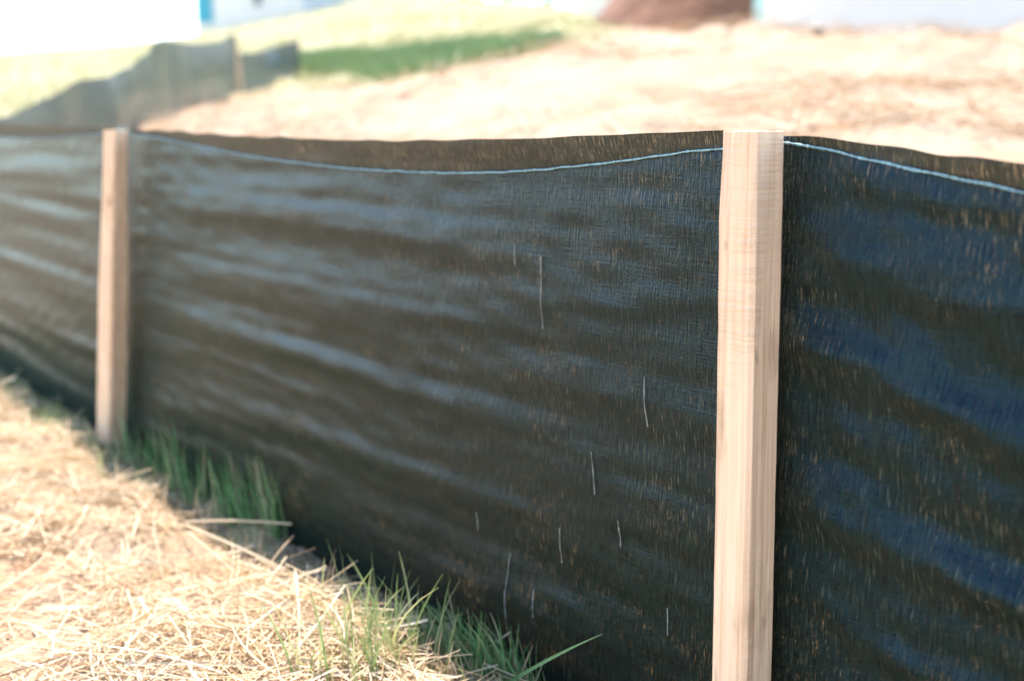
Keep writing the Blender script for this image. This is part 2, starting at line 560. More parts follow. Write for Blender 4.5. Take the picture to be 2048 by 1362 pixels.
def tube(name, pts, rad, mat, parent, root, sides=6, jitter=0.0):
    pts = np.asarray(pts, dtype=np.float64)
    n = len(pts)
    tan = np.gradient(pts, axis=0)
    tan /= np.linalg.norm(tan, axis=1)[:, None] + 1e-9
    ref = np.array([0.31, 0.55, 0.77])
    a = np.cross(tan, ref); a /= np.linalg.norm(a, axis=1)[:, None]
    b = np.cross(tan, a)
    an = np.arange(sides) / sides * 2 * math.pi
    r = np.full(n, rad) if np.isscalar(rad) else np.asarray(rad)
    r = r * (1 + jitter * rng.uniform(-1, 1, n))
    V = pts[:, None, :] + r[:, None, None] * (np.cos(an)[None, :, None] * a[:, None, :] + np.sin(an)[None, :, None] * b[:, None, :])
    V = V.reshape(-1, 3)
    i = np.arange(n - 1)[:, None] * sides + np.arange(sides)[None, :]
    k = np.arange(n - 1)[:, None] * sides + (np.arange(sides)[None, :] + 1) % sides
    q = np.stack([i, k, k + sides, i + sides], -1).reshape(-1, 4)
    if root is not None:
        V = local(V, root)
    return mesh_np(name, V, q, mat, parent)


def interp_fn(ts, zs):
    ts = np.array(ts); zs = np.array(zs)
    o = np.argsort(ts)
    ts, zs = ts[o], zs[o]

    def f(t):
        # smooth cubic through the knots (Catmull-Rom)
        t = np.asarray(t, dtype=np.float64)
        m = np.gradient(zs, ts)
        k = np.clip(np.searchsorted(ts, t, side='right') - 1, 0, len(ts) - 2)
        h = ts[k + 1] - ts[k]
        s = np.clip((t - ts[k]) / h, 0, 1)
        return ((2 * s**3 - 3 * s**2 + 1) * zs[k] + (s**3 - 2 * s**2 + s) * h * m[k]
                + (-2 * s**3 + 3 * s**2) * zs[k + 1] + (s**3 - s**2) * h * m[k + 1])
    return f


def ridge(t, z, z0, slope, tref, amp, width, ta, tb, tc, td):
    """one crease: centre height z0 + slope (t - tref), rising over ta..tb and dying over tc..td"""
    env = smooth(ta, tb, t) * (1 - smooth(tc, td, t))
    c = z0 + slope * (t - tref) + 0.0035 * np.sin(t * 4.1 + z0 * 40)
    w = width * (0.8 + 0.4 * np.sin(t * 3.3 + z0 * 90) ** 2)
    x = (z - c) / w
    x = np.where(x < 0, x * 1.25, x)
    return env * amp * 0.8 * np.exp(-x * x)


def fold_mid(t, z):
    d = 0.010 * np.sin(np.clip(t / SPAN, 0, 1) * math.pi) * np.sin(np.clip(z / H, 0, 1) * math.pi)
    d = d + ridge(t, z, .432, .010, .8, .0150, .026, .10, .85, 1.20, 1.40)
    d = d + ridge(t, z, .337, .000, .8, .0145, .026, .15, .80, 1.20, 1.36)
    d = d + ridge(t, z, .253, .004, .8, .0135, .021, .20, .80, 1.20, 1.34)
    d = d + ridge(t, z, .146, -.035, .8, .0140, .030, .15, .75, 1.15, 1.40)
    d = d + ridge(t, z, .205, .02, .8, .0040, .014, .35, .80, 1.10, 1.30)
    d = d + ridge(t, z, .055, -.01, .5, .0110, .026, .05, .35, 1.0, 1.5)
    d = d + ridge(t, z, .505, .020, .8, .0040, .016, .10, .40, 1.1, 1.45)
    d = d + ridge(t, z, .385, -.05, .3, .0050, .018, .02, .20, .35, .7)
    d = d + ridge(t, z, .300, -.08, .3, .0050, .020, .02, .20, .35, .7)
    return d


def fold_right(t, z):
    d = -0.004 * np.sin(np.clip(-t / SPAN, 0, 1) * math.pi)
    d = d + ridge(-t, z, .462, -.17, .1, .0100, .026, .03, .12, .8, 1.3)
    d = d + ridge(-t, z, .380, -.19, .1, .0150, .027, .015, .08, .8, 1.3)
    d = d + ridge(-t, z, .262, -.15, .1, .0140, .022, .02, .09, .8, 1.3)
    d = d + ridge(-t, z, .170, -.12, .1, .0080, .022, .03, .14, .8, 1.3)
    d = d + ridge(-t, z, .325, -.24, .1, .0040, .016, .05, .16, .8, 1.3)
    d = d + ridge(-t, z, .510, -.10, .1, .0050, .016, .05, .20, .8, 1.3)
    return d


def fold_left(t, z):
    q = t - SPAN
    d = 0.008 * np.sin(np.clip(q / SPAN, 0, 1) * math.pi) * np.sin(np.clip(z / H, 0, 1) * math.pi)
    for z0, sl, a in ((.46, -.02, .009), (.37, .02, .010), (.25, .01, .008), (.13, -.02, .012), (.05, 0, .008)):
        d = d + ridge(q, z, z0, sl, .3, a, .028, .08, .35, 1.1, 1.5)
    return d


top_mid = interp_fn([-.1, -.031, .036, .199, .368, .578, .907, 1.25, 1.484, SPAN, 1.7], [.551, .551, .55, .545, .540, .537, .5385, .5435, .548, .550, .551])
cord_mid = interp_fn([-.1, -.031, .036, .198, .387, .579, .909, 1.25, 1.465, SPAN, 1.7], [.538, .537, .535, .519, .506, .502, .508, .526, .538, .540, .54])
top_right = interp_fn([-1.6, -1.5, -1.0, -.6, -.262, -.157, -.043, 0, .1], [.55, .549, .52, .518, .531, .539, .548, .55, .55])
cord_right = interp_fn([-1.6, -1.5, -1.0, -.6, -.263, -.158, -.047, 0, .1], [.54, .538, .50, .495, .512, .5255, .541, .543, .543])
top_left = interp_fn([1.5, SPAN, 2.0, 2.4, 2.8, 2 * SPAN, 3.4], [.55, .55, .552, .558, .560, .563, .563])
cord_left = interp_fn([1.5, SPAN, 2.0, 2.4, 2.8, 2 * SPAN, 3.4], [.54, .54, .528, .528, .535, .55, .55])

SEAM0, SEAM1 = -0.031, 1.545
bays = [
    (SEAM0, SEAM1, top_mid, cord_mid, fold_mid, 1),
    (-SPAN, SEAM0, top_right, cord_right, fold_right, 2),
    (SEAM1, 2 * SPAN, top_left, cord_left, fold_left, 3),
]
surfs = []
for (t0, t1, tf, cf, ff, seed) in bays:
    pan, sf = make_panel(t0, t1, tf, cf, ff, seed, fence)
    surfs.append((pan, sf))
    ts = np.arange(t0 + 0.002, t1 - 0.002, 0.003)
    pts = []
    wob = Waves(seed + 20, 10, 90.0, 1)
    for ti in ts:
        zi = float(cf(ti)) + 0.0003 * float(wob(ti))
        pts.append(fpt(ti, sf(ti, zi) + 0.0016 + 0.0004 * math.sin(ti * 900), zi))
    tube('cord', pts, 0.00095, M_CORD, pan, fence, 6, 0.35)

# loose pale threads hanging on the middle bay
for (ta, za, tb, zb) in ((.334, .437, .333, .414), (.288, .427, .285, .356), (.127, .331, .121, .286), (.346, .11, .353, .036), (.204, .247, .197, .207), (.255, .16, .252, .125), (.16, .19, .158, .165), (.30, .085, .297, .055), (.09, .125, .088, .10), (.41, .14, .409, .12)):
    pan, sf = surfs[0]
    pts = []
    for k in range(15):
        f = k / 14
        ti = ta + (tb - ta) * f + 0.0003 * math.sin(f * 5 + ta * 40)
        zi = za + (zb - za) * f
        pts.append(fpt(ti, sf(ti, zi) + 0.0012, zi))
    tube('loose_thread', pts, 0.00045, M_THREAD, pan, fence, 5, 0.5)


def make_stake(root, base, top, ax, ay, w, seed, taper=1.0, bev=0.0035, notch=False, h_rows=40, parent=None):
    """rough sawn square stake; base/top centres, ax and ay its horizontal axes"""
    r = np.random.default_rng(seed)
    base = np.array(base); top = np.array(top)
    ax = np.array([*ax, 0.0]); ay = np.array([*ay, 0.0])
    ring = []
    nn = 5
    cs = [(-1, -1), (1, -1), (1, 1), (-1, 1)]
    for c in range(4):
        x0, y0 = cs[c]; x1, y1 = cs[(c + 1) % 4]
        for k in range(nn):
            f = (k + 0.0) / nn
            # keep corner points pulled in a little: a small arris
            f = bev / w + f * (1 - 2 * bev / w) * nn / (nn - 1)
            ring.append((x0 + (x1 - x0) * f, y0 + (y1 - y0) * f))
    ring = np.array(ring)
    fw = [Waves(seed * 7 + i, 8, 9.0, 1) for i in range(4)]
    hf = Waves(seed * 7 + 5, 16, 1.0, 3)
    V = []
    zs = np.linspace(0, 1, h_rows)
    Ht = top[2] - base[2]
    for z in zs:
        c = base + (top - base) * z
        hw = w / 2 * (1 + (taper - 1) * smooth(0.55, 0.95, z))
        for (px, py) in ring:
            sx = hw * (1 + 0.014 * fw[0 if px > 0 else 1](z * Ht))
            sy = hw * (1 + 0.014 * fw[2 if py > 0 else 3](z * Ht))
            jit = 0.00008 * hf(px * 14, py * 14, z * Ht * 120)
            x, y = px * sx, py * sy
            if notch and z > 0.90:
                # split corner at the top of the stake
                k = (z - 0.90) / 0.10
                if px > 0.2 and py > 0.72:
                    y -= 0.0035 * k
            V.append(c + ax * (x + jit) + ay * (y + jit))
    m = len(ring)
    Q = []
    for i in range(h_rows - 1):
        for k in range(m):
            a = i * m + k; b = i * m + (k + 1) % m
            Q.append((a, b, b + m, a + m))
    o_base = (h_rows - 1) * m
    V = np.array(V)
    # domed, slightly uneven cut top: inner ring plus centre
    topc = V[o_base:o_base + m].mean(0)
    inner = topc + (V[o_base:o_base + m] - topc) * 0.97 + np.array([0, 0, 0.0007])
    inner2 = topc + (V[o_base:o_base + m] - topc) * 0.02 + np.array([0, 0, 0.0006])
    V = np.concatenate([V, inner, inner2])
    for lvl in range(2):
        for k in range(m):
            a = o_base + lvl * m + k; b = o_base + lvl * m + (k + 1) % m
            Q.append((a, b, b + m, a + m))
    o = mesh_np('stake', local(V, root), Q, M_WOOD, parent or root, shade=False)
    return o


Wd = 0.0385
for (tb_, tt_, seed, zt, yaw, w, tp_) in (
        (-.0405, -.036, 11, H - 0.0005, 0.12, 0.037, 1.0),
        (1.584, 1.487, 12, H - 0.0050, 0.33, 0.038, 0.80),
        (2 * SPAN, 2 * SPAN, 13, .566, -0.05, 0.038, 1.0),
        (-SPAN, -SPAN, 14, .553, 0.0, 0.038, 1.0)):
    cd = w / 2 * (math.cos(yaw) + abs(math.sin(yaw))) + 0.009
    k = 0.12 / H
    b = np.array(fpt(tb_ - (tt_ - tb_) * k, cd, -0.12)); tp = np.array(fpt(tt_, cd, zt))
    ca, sa = math.cos(yaw), math.sin(yaw)
    ax = (U[0] * ca + N[0] * sa, U[1] * ca + N[1] * sa)
    ay = (-U[0] * sa + N[0] * ca, -U[1] * sa + N[1] * ca)
    make_stake(fence, b, tp, ax, ay, w, seed, taper=tp_, notch=(seed == 11))

# ------------------------------------------------------------------ the far run of fence, uphill behind
far_pts = [(-1.56, 3.84, .563), (-1.64, 5.4, .71), (-1.76, 7.3, .985), (-1.90, 10.0, 1.175), (-1.60, 10.9, 1.19)]
fence2 = empty('silt_fence', (-1.74, 7.2, float(height(-1.74, 7.2))),
               label='silt fence coloured pale as if hazed, climbing the slope far behind the near fence', cat='fence')
for i in range(len(far_pts) - 1):
    (x0, y0, z0), (x1, y1, z1) = far_pts[i], far_pts[i + 1]
    a = np.array([x0, y0]); b = np.array([x1, y1])
    ln = np.linalg.norm(b - a)
    uu = (b - a) / ln
    nn_ = np.array([uu[1], -uu[0]])
    nu, nv = 90, 60
    q, v = np.meshgrid(np.linspace(0, 1, nu), np.linspace(0, 1, nv), indexing='ij')
    gx, gy = a[0] + (b[0] - a[0]) * q, a[1] + (b[1] - a[1]) * q
    gz = height(gx, gy) - 0.03
    sag = (0.03 if i == 3 else 0.045) * (np.sin(q * math.pi) if i != 3 else np.sin(q ** 0.6 * math.pi))
    za_ = z0 - (0.12 if i == 3 else 0)
    tz = za_ + (z1 - za_) * q - sag
    zz = gz + (tz - gz) * v
    wv = Waves(60 + i, 12, 1.0)
    d = (0.012 * wv(q * ln * 7, zz * 3) + 0.03 * np.sin(q * math.pi) * np.sin(v * math.pi)) * np.clip(np.minimum(q, 1 - q) * 8, 0.1, 1)
    P = np.stack([gx + nn_[0] * d, gy + nn_[1] * d, zz], -1).reshape(-1, 3)
    uv = np.stack([q * ln + i * 4.7 + 20, zz], -1).reshape(-1, 2)
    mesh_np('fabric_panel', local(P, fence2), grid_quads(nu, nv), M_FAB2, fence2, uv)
for i, (x, y, z) in enumerate(far_pts[1:]):
    if i < 2:
        continue
    g = float(height(x, y))
    off = (-.03, -.03, .03, -.03)[i]
    make_stake(fence2, (x + off, y - 0.01, g - 0.15), (x + off - (0, 0, .05, 0)[i], y - 0.01, z - 0.01), (0.0, 1.0), (1.0, 0.0), 0.045, 30 + i, h_rows=14)


# ------------------------------------------------------------------ strips: straw stalks and grass blades
def ribbons(name, base, direc, length, width, bend, up, mat, segs=4, taper=True, crease=0.25, root=None, parent=None):
    """many narrow folded ribbons in one mesh. base (n,3), direc (n,3) unit, bend (n,3) added quadratically"""
    n = len(base)
    s = np.linspace(0, 1, segs + 1)
    P = base[:, None, :] + direc[:, None, :] * (length[:, None] * s)[:, :, None] + bend[:, None, :] * (length[:, None] * s * s)[:, :, None]
    tan = direc[:, None, :] + 2 * bend[:, None, :] * s[None, :, None]
    tan /= np.linalg.norm(tan, axis=2)[:, :, None]
    side = np.cross(tan, up[:, None, :]); side /= np.linalg.norm(side, axis=2)[:, :, None] + 1e-9
    nor = np.cross(side, tan)
    wd = width[:, None] * ((1 - s ** 1.6) * 0.92 + 0.08 if taper else np.ones_like(s))[None, :]
    A = P - side * wd[:, :, None] / 2
    B = P - nor * (wd[:, :, None] * crease)
    C = P + side * wd[:, :, None] / 2
    V = np.stack([A, B, C], 2).reshape(-1, 3)           # n, segs+1, 3
    k = (np.arange(n)[:, None, None] * (segs + 1) + np.arange(segs)[None, :, None]) * 3 + np.arange(2)[None, None, :]
    Q = np.stack([k, k + 1, k + 4, k + 3], -1).reshape(-1, 4)
    if root is not None:
        V = local(V, root)
    return mesh_np(name, V, Q, mat, parent)


def straw_set(name, x, y, lift, lmin, lmax, wmin, wmax, tilt=0.12, mat=None, flow=None):
    n = len(x)
    yaw = rng.uniform(0, 2 * math.pi, n)
    if flow is not None:
        yaw = np.where(rng.random(n) < 0.45, flow + rng.normal(0, 0.35, n), yaw)
    L = lmin + (lmax - lmin) * rng.random(n) ** 1.5
    sl = rng.normal(0, tilt, n)
    h = np.stack([np.cos(yaw), np.sin(yaw)], -1)
    x0, y0 = x - h[:, 0] * L / 2, y - h[:, 1] * L / 2
    x1, y1 = x + h[:, 0] * L / 2, y + h[:, 1] * L / 2
    zc = height(x, y)
    g = (height(x1, y1) - height(x0, y0)) / L
    g = np.clip(g, -0.5, 0.5)
    rise = g + sl
    z = zc + lift - rise * L / 2 + np.abs(sl) * L * 0.35
    D3 = np.stack([h[:, 0], h[:, 1], rise], -1)
    D3 /= np.linalg.norm(D3, axis=1)[:, None]
    pv = np.stack([-h[:, 1], h[:, 0], np.zeros(n)], -1)
    bend = pv * rng.normal(0, 0.12, n)[:, None] + np.array([0, 0, 1.0]) * rng.normal(-0.03, 0.08, n)[:, None]
    up = np.stack([rng.normal(0, .5, n), rng.normal(0, .5, n), np.ones(n)], -1)
    up /= np.linalg.norm(up, axis=1)[:, None]
    W = wmin + (wmax - wmin) * rng.random(n) ** 2
    return ribbons(name, np.stack([x0, y0, z], -1), D3, L, W, bend, up, mat or M_STRAW, 5, False, 0.3)


def in_td(t, d):
    return NEAR[0] + U[0] * t + N[0] * d, NEAR[1] + U[1] * t + N[1] * d


# front straw
n = 56000
t = rng.uniform(-0.3, 3.3, n)
e = 0.088 + 0.014 * WE(t)
d = e + 0.050 + (1.15) * rng.random(n) ** 1.35
cl = Waves(91, 16, 20.0)(t, d) + 0.6 * Waves(92, 16, 55.0)(t, d)
k = cl + 1.9 > rng.random(n) * 2.0
t, d, cl = t[k], d[k], cl[k]
n = len(t)
x, y = in_td(t, d)
o1 = straw_set('straw_mulch', x, y, 0.001 + (0.012 + 0.012 * np.clip(cl + .3, 0, 1.5)) * rng.random(n) ** 1.3, 0.012, 0.15, 0.0008, 0.0028, 0.13)
tag(o1, 'loose pale straw mulch spread over the ground before the near fence', 'straw', kind='stuff')
# straw strewn on the shaded strip at the fence foot
n = 300
t = rng.uniform(-0.1, 3.2, n)
d = 0.012 + 0.11 * rng.random(n) ** 0.7
x, y = in_td(t, d)
o2 = straw_set('straw_litter', x, y, 0.002 + 0.006 * rng.random(n), 0.02, 0.09, 0.001, 0.0026, 0.12)
tag(o2, 'sparse broken straw bits on the shaded soil along the fence foot', 'straw', kind='stuff')
# straw over the slope behind
n = 26000
y = 0.9 + 8.4 * rng.random(n) ** 1.25
x = rng.uniform(-0.62, 0.52, n) * y + rng.normal(0, .2, n)
t, d = to_td(x, y)
keep = (d < -0.12) & (y < turf_line(x)) & (x > -1.95 + 0.0 * y) & (W1(x * 1.7, y * 1.7) + 0.9 > rng.random(n) * 1.6)
x, y = x[keep], y[keep]
n = len(x)
o3 = straw_set('slope_straw', x, y, 0.002 + 0.035 * rng.random(n) ** 1.3, 0.06, 0.22, 0.002, 0.006, 0.16, M_SLOPE)
tag(o3, 'sunlit straw mulch covering the bare slope behind the near fence', 'straw', kind='stuff')

# separate straw stalks reaching out over the shaded strip
for (ta, da, tb, db, za, zb, w, lab) in (
        (.900, .150, .610, .105, .030, .022, .0042, 'longest straw stalk lying from the bright straw over the shaded strip'),
        (.905, .150, .800, .045, .034, .040, .0036, 'stiff straw stalk pointing from the straw edge at the shaded grass'),
        (.885, .155, .655, .165, .026, .016, .0034, 'bent straw stalk lying along the edge of the bright straw')):
    p0 = np.array(fpt(ta, da, za)); p1 = np.array(fpt(tb, db, zb))
    pts = [p0 + (p1 - p0) * f + np.array([0, 0, 0.003 * math.sin(f * math.pi)]) for f in np.linspace(0, 1, 14)]
    o = tube('straw_stalk', pts, np.linspace(w / 2, w / 3, 14), M_STRAW, None, None, 7)
    tag(o, lab, 'straw stalk', 'long straw stalks at the edge of the mulch')


def grass_at(name, t, d, hmin, hmax, wmin, wmax, lean, mat):
    n = len(t)
    x, y = in_td(t, d)
    z = height(x, y) - 0.004
    yaw = rng.uniform(0, 2 * math.pi, n)
    ln = np.abs(rng.normal(0, lean, n))
    dirv = np.stack([np.cos(yaw) * ln, np.sin(yaw) * ln, np.ones(n)], -1)
    # keep the blades off the cloth
    ndot = dirv[:, 0] * N[0] + dirv[:, 1] * N[1]
    lim = np.clip(0.10 - d, 0, 1) * 6
    push = np.maximum(lim * 0.25 - ndot, 0)
    dirv[:, :2] += N[None, :] * push[:, None]
    dirv /= np.linalg.norm(dirv, axis=1)[:, None]
    L = hmin + (hmax - hmin) * rng.random(n) ** 1.7
    by = yaw + rng.normal(0, .5, n)
    bend = np.stack([np.cos(by), np.sin(by), -0.4 * np.ones(n)], -1) * np.abs(rng.normal(0, 0.22, n))[:, None]
    bn = bend[:, 0] * N[0] + bend[:, 1] * N[1]
    fix = np.where((bn < 0) & (d < 0.08), -bn * 1.2, 0)
    bend[:, :2] += N[None, :] * fix[:, None]
    up = np.stack([np.cos(yaw + 1.5), np.sin(yaw + 1.5), np.full(n, 0.2)], -1)
    W = wmin + (wmax - wmin) * rng.random(n)
    return ribbons(name, np.stack([x, y, z], -1), dirv, L, W, bend, up, mat, 5, True, 0.18)


def clump(c, n, s):
    return c[0] + np.clip(rng.normal(0, s[0], n), -1.6 * s[0], 1.6 * s[0]), np.maximum(c[1] + rng.normal(0, s[1], n), 0.008)


def join_td(*l):
    return np.concatenate([q[0] for q in l]), np.concatenate([q[1] for q in l])


GT = 'grass tufts growing along the fence foot'
t, d = join_td(clump((1.42, .03), 35, (.06, .011)), clump((1.25, .028), 65, (.08, .012)), clump((1.05, .024), 75, (.07, .011)), clump((.93, .018), 60, (.03, .007)), clump((1.2, .05), 50, (.15, .016)))
tag(grass_at('grass_tuft', t, d, .025, .125, .0020, .0040, .16, M_GREEN), 'wide dark green grass tuft in the shade beside the farther stake', 'grass tuft', GT)
t, d = join_td(clump((.44, .105), 45, (.05, .02)), clump((.38, .13), 80, (.035, .03)), clump((.345, .18), 95, (.025, .03)))
tag(grass_at('grass_tuft', t, d, .025, .12, .0016, .0040, .30, M_YELLOW), 'sunlit yellow green grass tuft growing out of the straw edge', 'grass tuft', GT)
t, d = join_td(clump((.37, .04), 90, (.03, .012)), clump((.30, .035), 120, (.03, .012)), clump((.43, .045), 40, (.025, .012)))
tag(grass_at('grass_tuft', t, d, .02, .085, .0016, .0032, .5, M_GREEN), 'small spreading green grass tuft against the foot of the fabric nearest the camera', 'grass tuft', GT)
t, d = clump((1.74, .08), 120, (.05, .016))
tag(grass_at('grass_tuft', t, d, .02, .07, .0018, .0032, .45, M_YELLOW), 'low olive grass tuft just beyond the foot of the farther stake', 'grass tuft', GT)
# short weeds on the whole strip
n = 3200
t = rng.uniform(-0.1, 3.2, n); d = 0.008 + 0.105 * rng.random(n)
k = Waves(77, 10, 7.0)(t, d * 3) + 0.4 > rng.normal(0, .4, n)
sg = grass_at('short_grass', t[k], d[k], .008, .035, .0012, .0026, .6, M_YELLOW)
tag(sg, 'short sparse grass sprouting on the shaded soil along the fence', 'grass', kind='stuff')
n = 420
t = rng.uniform(0.25, 1.2, n); d = 0.10 + 0.2 * rng.random(n) ** 2
sg = grass_at('dry_grass', t, d, .02, .075, .0012, .0024, .6, M_STRAW)
tag(sg, 'dry upright grass stems standing in the straw near the camera', 'dry grass', kind='stuff')

n = 700
t = rng.uniform(1.3, 3.0, n); d = 0.05 + 0.09 * rng.random(n)
sg = grass_at('dry_grass', t, d, .015, .065, .0014, .003, .5, M_YELLOW)
tag(sg, 'dry yellowing grass fringe along the straw edge beyond the farther stake', 'dry grass', kind='stuff')

# the single broad blade leaning across the cloth, and a thin stem in the straw
def blade(name, p0, p1, arch, w, mat, lab, cat):
    p0 = np.array(p0); p1 = np.array(p1)
    v = p1 - p0
    L = np.linalg.norm(v)
    b = np.array([[0, 0, -arch]])
    dirv = (v / L - b[0])[None, :]
    o = ribbons(name, p0[None, :], dirv, np.array([L]), np.array([w]), b, np.array([[N[0], N[1], 0.4]]) / 1.08, mat, 14, True, 0.2)
    return tag(o, lab, cat)


blade('long_grass', fpt(.285, .056, -.006), fpt(.115, .055, .104), 0.06, 0.0048, M_GREEN, 'single long broad green grass blade slanting up across the black fabric', 'grass blade')
blade('thin_grass', fpt(.51, .25, .0), fpt(.60, .20, .10), 0.02, 0.0022, M_YELLOW, 'single thin upright grass stem rising out of the bright straw', 'grass stem')

# crumbs of soil along the cloth


import bmesh


def rock(name, loc, size, mat, seed, squash=(1, 1, .7), sub=3, rough=0.18):
    bm = bmesh.new()
    bmesh.ops.create_icosphere(bm, subdivisions=sub, radius=1.0)
    w = Waves(seed, 10, 1.6, 3); w2 = Waves(seed + 1, 12, 4.5, 3)
    for v in bm.verts:
        c = v.co
        k = 1 + rough * float(w(c.x, c.y, c.z)) + rough * .35 * float(w2(c.x, c.y, c.z))
        v.co = Vector((c.x * k * size * squash[0], c.y * k * size * squash[1], c.z * k * size * squash[2]))
    me = bpy.data.meshes.new(name)
    bm.to_mesh(me); bm.free()
    me.polygons.foreach_set('use_smooth', [True] * len(me.polygons))
    me.materials.append(mat)
    o = link(bpy.data.objects.new(name, me))
    o.location = loc
    return o


n = 1500
bm = bmesh.new()
bmesh.ops.create_icosphere(bm, subdivisions=1, radius=1.0)
bv = np.array([v.co[:] for v in bm.verts]); bf = np.array([[v.index for v in f.verts] for f in bm.faces])
bm.free()
t = rng.uniform(-.1, 3.2, n); d = 0.006 + 0.115 * rng.random(n)
x, y = in_td(t, d); z = height(x, y)
r = 0.0012 + 0.0085 * rng.random(n) ** 4
V = bv[None] * (1 + rng.normal(0, .18, (n, len(bv), 1))) * (r[:, None, None]) * np.stack([rng.uniform(.7, 1.4, n), rng.uniform(.7, 1.4, n), rng.uniform(.5, .9, n)], -1)[:, None, :]
V = V + np.stack([x, y, z + r * .3], -1)[:, None, :]
F = bf[None] + (np.arange(n) * len(bv))[:, None, None]
cr = mesh_np('soil_crumbs', V.reshape(-1, 3), F.reshape(-1, 3), M_SOIL, shade=False)
tag(cr, 'brown soil crumbs along the shaded foot of the near fence', 'soil', kind='stuff')

for i, (t_, d_, s_, lab) in enumerate((
        (1.95, .085, .020, 'pinkish pebble on the shaded strip beyond the farther stake'),
        (2.10, .125, .026, 'brown clod of earth half buried in the straw beyond the farther stake'))):
    x_, y_ = in_td(t_, d_)
    o = rock('pebble' if i == 0 else 'clod', (x_, y_, float(height(x_, y_)) + s_ * .35), s_, M_TAN if i == 0 else M_DARK, 90 + i, (1.3, .9, .7))
    tag(o, lab, 'pebble' if i == 0 else 'clod')


# ------------------------------------------------------------------ lawn blades far behind
def far_grass(name, x, y, hmin, hmax, w, mat):
    n = len(x)
    z = height(x, y) - 0.01
    yaw = rng.uniform(0, 6.28, n)
    dirv = np.stack([np.cos(yaw) * .4, np.sin(yaw) * .4, np.ones(n)], -1)
    dirv /= np.linalg.norm(dirv, axis=1)[:, None]
    L = rng.uniform(hmin, hmax, n)
    bend = np.stack([np.cos(yaw), np.sin(yaw), -.3 * np.ones(n)], -1) * .25
    up = np.stack([np.cos(yaw + 1.5), np.sin(yaw + 1.5), np.full(n, .2)], -1)
    return ribbons(name, np.stack([x, y, z], -1), dirv, L, np.full(n, w) * rng.uniform(.6, 1.3, n), bend, up, mat, 2, True, .15)


n = 26000
y = 4.5 + 23 * rng.random(n) ** 1.2
x = rng.uniform(-.48, .12, n) * y
k = (y > turf_line(x) + 0.1) & ~((x > -1.95) & (x < -1.55) & (y < 11))
tag(far_grass('lawn_grass', x[k], y[k], .03, .10, .012, M_TURF), 'pale dry lawn grass rising up the slope behind both fences', 'grass', kind='stuff')
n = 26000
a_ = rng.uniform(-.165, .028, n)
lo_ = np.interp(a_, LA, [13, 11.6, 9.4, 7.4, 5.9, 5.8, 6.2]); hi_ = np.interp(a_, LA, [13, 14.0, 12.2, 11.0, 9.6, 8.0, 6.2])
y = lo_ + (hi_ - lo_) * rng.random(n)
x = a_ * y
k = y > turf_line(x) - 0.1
tag(far_grass('darker_green_grass', x[k], y[k], .04, .12, .010, M_DARKGREEN), 'wedge of lush green grass along the top edge of the straw slope', 'grass', kind='stuff')

# ------------------------------------------------------------------ dirt mound, stones
nr, na = 46, 110
cx, cy = 2.3, 14.6
zb = float(height(cx, cy)) - 0.25
rr, aa = np.meshgrid(np.linspace(0, 1, nr), np.linspace(0, 2 * math.pi, na), indexing='ij')
wm = Waves(41, 14, 2.2); wm2 = Waves(42, 18, 7.0)
mx = cx + rr * np.cos(aa) * 2.35 * (1 + .06 * np.sin(3 * aa + 1)); my = cy + rr * np.sin(aa) * 2.0
mz = zb + 2.3 * (1 - smooth(0.12, 1.0, rr) ** 0.7) + (0.16 * wm(mx, my) + 0.05 * wm2(mx, my)) * (1 - rr)
mo = mesh_np('dirt_mound', np.stack([mx - cx, my - cy, mz - zb], -1).reshape(-1, 3), grid_quads(nr, na), M_MOUND)
mo.location = (cx, cy, zb)
tag(mo, 'large heap of bare red brown earth beside the pale building', 'dirt mound')

for i, (px, dep, s_, mt, lab) in enumerate((
        (1283, 7.6, .058, M_STONE, 'blue grey stone on the straw crest before the dirt heap'),
        (1238, 7.7, .050, M_TAN, 'tan stone on the straw crest left of the blue grey stone'),
        (1622, 5.6, .020, M_DARK, 'small dark clod on the straw slope below the pale building corner'),
        (1915, 5.9, .024, M_DARK, 'dark clod on the straw slope toward the right end of the pale wall'))):
    x_ = (px - 1024) / 2844 * dep
    o = rock('stone' if i < 2 else 'clod', (x_, dep, float(height(x_, dep)) + s_ * .95), s_, mt, 110 + i, (1.1, 1, .85))
    tag(o, lab, 'stone' if i < 2 else 'clod', None)


# ------------------------------------------------------------------ buildings
def box_mesh(bm, x0, x1, y0, y1, z0, z1):
    vs = [bm.verts.new(c) for c in ((x0, y0, z0), (x1, y0, z0), (x1, y1, z0), (x0, y1, z0), (x0, y0, z1), (x1, y0, z1), (x1, y1, z1), (x0, y1, z1))]
    for f in ((0, 1, 5, 4), (1, 2, 6, 5), (2, 3, 7, 6), (3, 0, 4, 7), (4, 5, 6, 7), (3, 2, 1, 0)):
        bm.faces.new([vs[i] for i in f])


def part(name, boxes, mat, parent):
    bm = bmesh.new()
    for b in boxes:
        box_mesh(bm, *b)
    me = bpy.data.meshes.new(name)
    bm.to_mesh(me); bm.free()
    me.materials.append(mat)
    o = link(bpy.data.objects.new(name, me))
    o.parent = parent
    return o


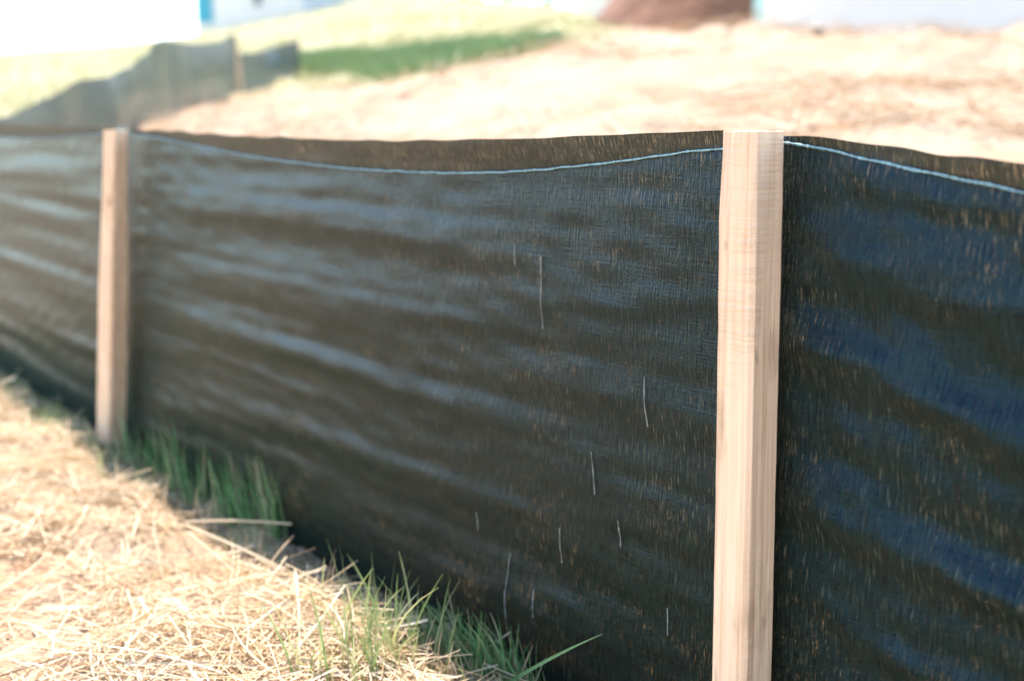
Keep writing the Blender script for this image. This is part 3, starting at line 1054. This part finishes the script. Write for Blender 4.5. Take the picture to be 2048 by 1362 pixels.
def gable(name, x0, x1, y0, y1, z0, zr, over, mat, parent, th=0.16):
    bm = bmesh.new()
    xm0, xm1 = x0 - over, x1 + over
    ym = (y0 + y1) / 2
    pts = [(y0 - over, z0 - over * (zr - z0) / (ym - y0)), (ym, zr), (y1 + over, z0 - over * (zr - z0) / (ym - y0)),
           (y1 + over, z0 + th - over * (zr - z0) / (ym - y0)), (ym, zr + th), (y0 - over, z0 + th - over * (zr - z0) / (ym - y0))]
    a = [bm.verts.new((xm0, p[0], p[1])) for p in pts]
    b = [bm.verts.new((xm1, p[0], p[1])) for p in pts]
    bm.faces.new(a[::-1]) ; bm.faces.new(b)
    for i in range(6):
        j = (i + 1) % 6
        bm.faces.new((a[i], a[j], b[j], b[i]))
    me = bpy.data.meshes.new(name)
    bm.to_mesh(me); bm.free()
    me.materials.append(mat)
    o = link(bpy.data.objects.new(name, me))
    o.parent = parent
    return o


# house on the skyline with a teal corner board
hb = empty('white_house', (-4.1, 29, 1.6), label='white house with a teal corner board and pale grey door on the skyline', cat='house')
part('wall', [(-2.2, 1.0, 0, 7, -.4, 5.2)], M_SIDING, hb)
dr = part('door', [(-0.05, .72, -0.04, -0.003, .55, 3.0)], M_GDOOR, hb)
part('corner_board', [(-2.203, -1.86, -0.03, -.003, .95, 5.2)], M_TEAL, hb)
part('wall_vent', [(-1.02, -0.90, -0.05, -0.003, 1.30, 1.55)], M_ROOF, hb)
gable('roof', -2.2, 1.0, 0, 7, 5.22, 7.2, .35, M_ROOF, hb)
hc = empty('white_house', (2.6, 38, 2.6), label='distant white house glimpsed left of the dirt heap', cat='house')
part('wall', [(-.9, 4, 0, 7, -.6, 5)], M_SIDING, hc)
gable('roof', -.9, 4, 0, 7, 5.02, 7, .35, M_ROOF, hc)

# pale block building at the right
bb = empty('pale_building', (1.93, 11.0, 0.9), label='pale block building with its side wall tinted teal for shade above the straw slope', cat='building')
bb.rotation_euler = (0, 0, math.radians(-6.8))
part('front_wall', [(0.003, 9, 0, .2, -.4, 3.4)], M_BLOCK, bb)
part('side_wall', [(0, .2, .203, 4.2, -.4, 3.4)], M_SIDESHADE, bb)
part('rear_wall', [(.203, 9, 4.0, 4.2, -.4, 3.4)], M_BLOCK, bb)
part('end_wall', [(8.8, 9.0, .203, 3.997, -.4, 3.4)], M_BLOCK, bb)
part('roof', [(-.2, 9.2, -.2, 4.4, 3.403, 3.6)], M_ROOF, bb)


# ------------------------------------------------------------------ shrubs on the skyline
def shrub(x, y, h, w, seed, lab):
    g = float(height(x, y))
    root = empty('shrub', (x, y, g), label=lab, cat='shrub', group='shrubs at the top of the lawn')
    r = np.random.default_rng(seed)
    pts = []
    for k in range(4):
        a = r.uniform(0, 6.28)
        tube('stem', [(x, y, g - .05), (x + .1 * math.cos(a), y + .1 * math.sin(a), g + h * .3), (x + w * .3 * math.cos(a), y + w * .3 * math.sin(a), g + h * .7)],
             np.array([.03, .022, .01]), M_BARK, root, root, 6)
    n = 1500
    c = r.normal(0, 1, (14, 3)) * np.array([w * .3, w * .3, h * .22]) + np.array([0, 0, h * .55])
    k = r.integers(0, 14, n)
    p = c[k] + r.normal(0, .17 * w, (n, 3)) * np.array([1, 1, .8])
    p[:, 2] = np.maximum(p[:, 2], .04)
    a = r.normal(0, 1, (n, 3)); a /= np.linalg.norm(a, axis=1)[:, None]
    b = np.cross(a, r.normal(0, 1, (n, 3))); b /= np.linalg.norm(b, axis=1)[:, None]
    s = r.uniform(.04, .085, n)[:, None]
    V = np.stack([p - a * s, p + b * s * .5, p + a * s, p - b * s * .5], 1).reshape(-1, 3)
    mesh_np('crown', V, np.arange(n * 4).reshape(-1, 4), M_LEAF, root)


shrub(-1.35, 27.5, 1.7, 1.3, 1, 'leftmost blue green shrub on the skyline above the lawn')
shrub(-.15, 28.5, 1.5, .9, 2, 'middle blue green shrub on the skyline above the lawn')
shrub(.75, 28, 2.2, 1.0, 3, 'blue green shrub on the skyline nearest the dirt heap')
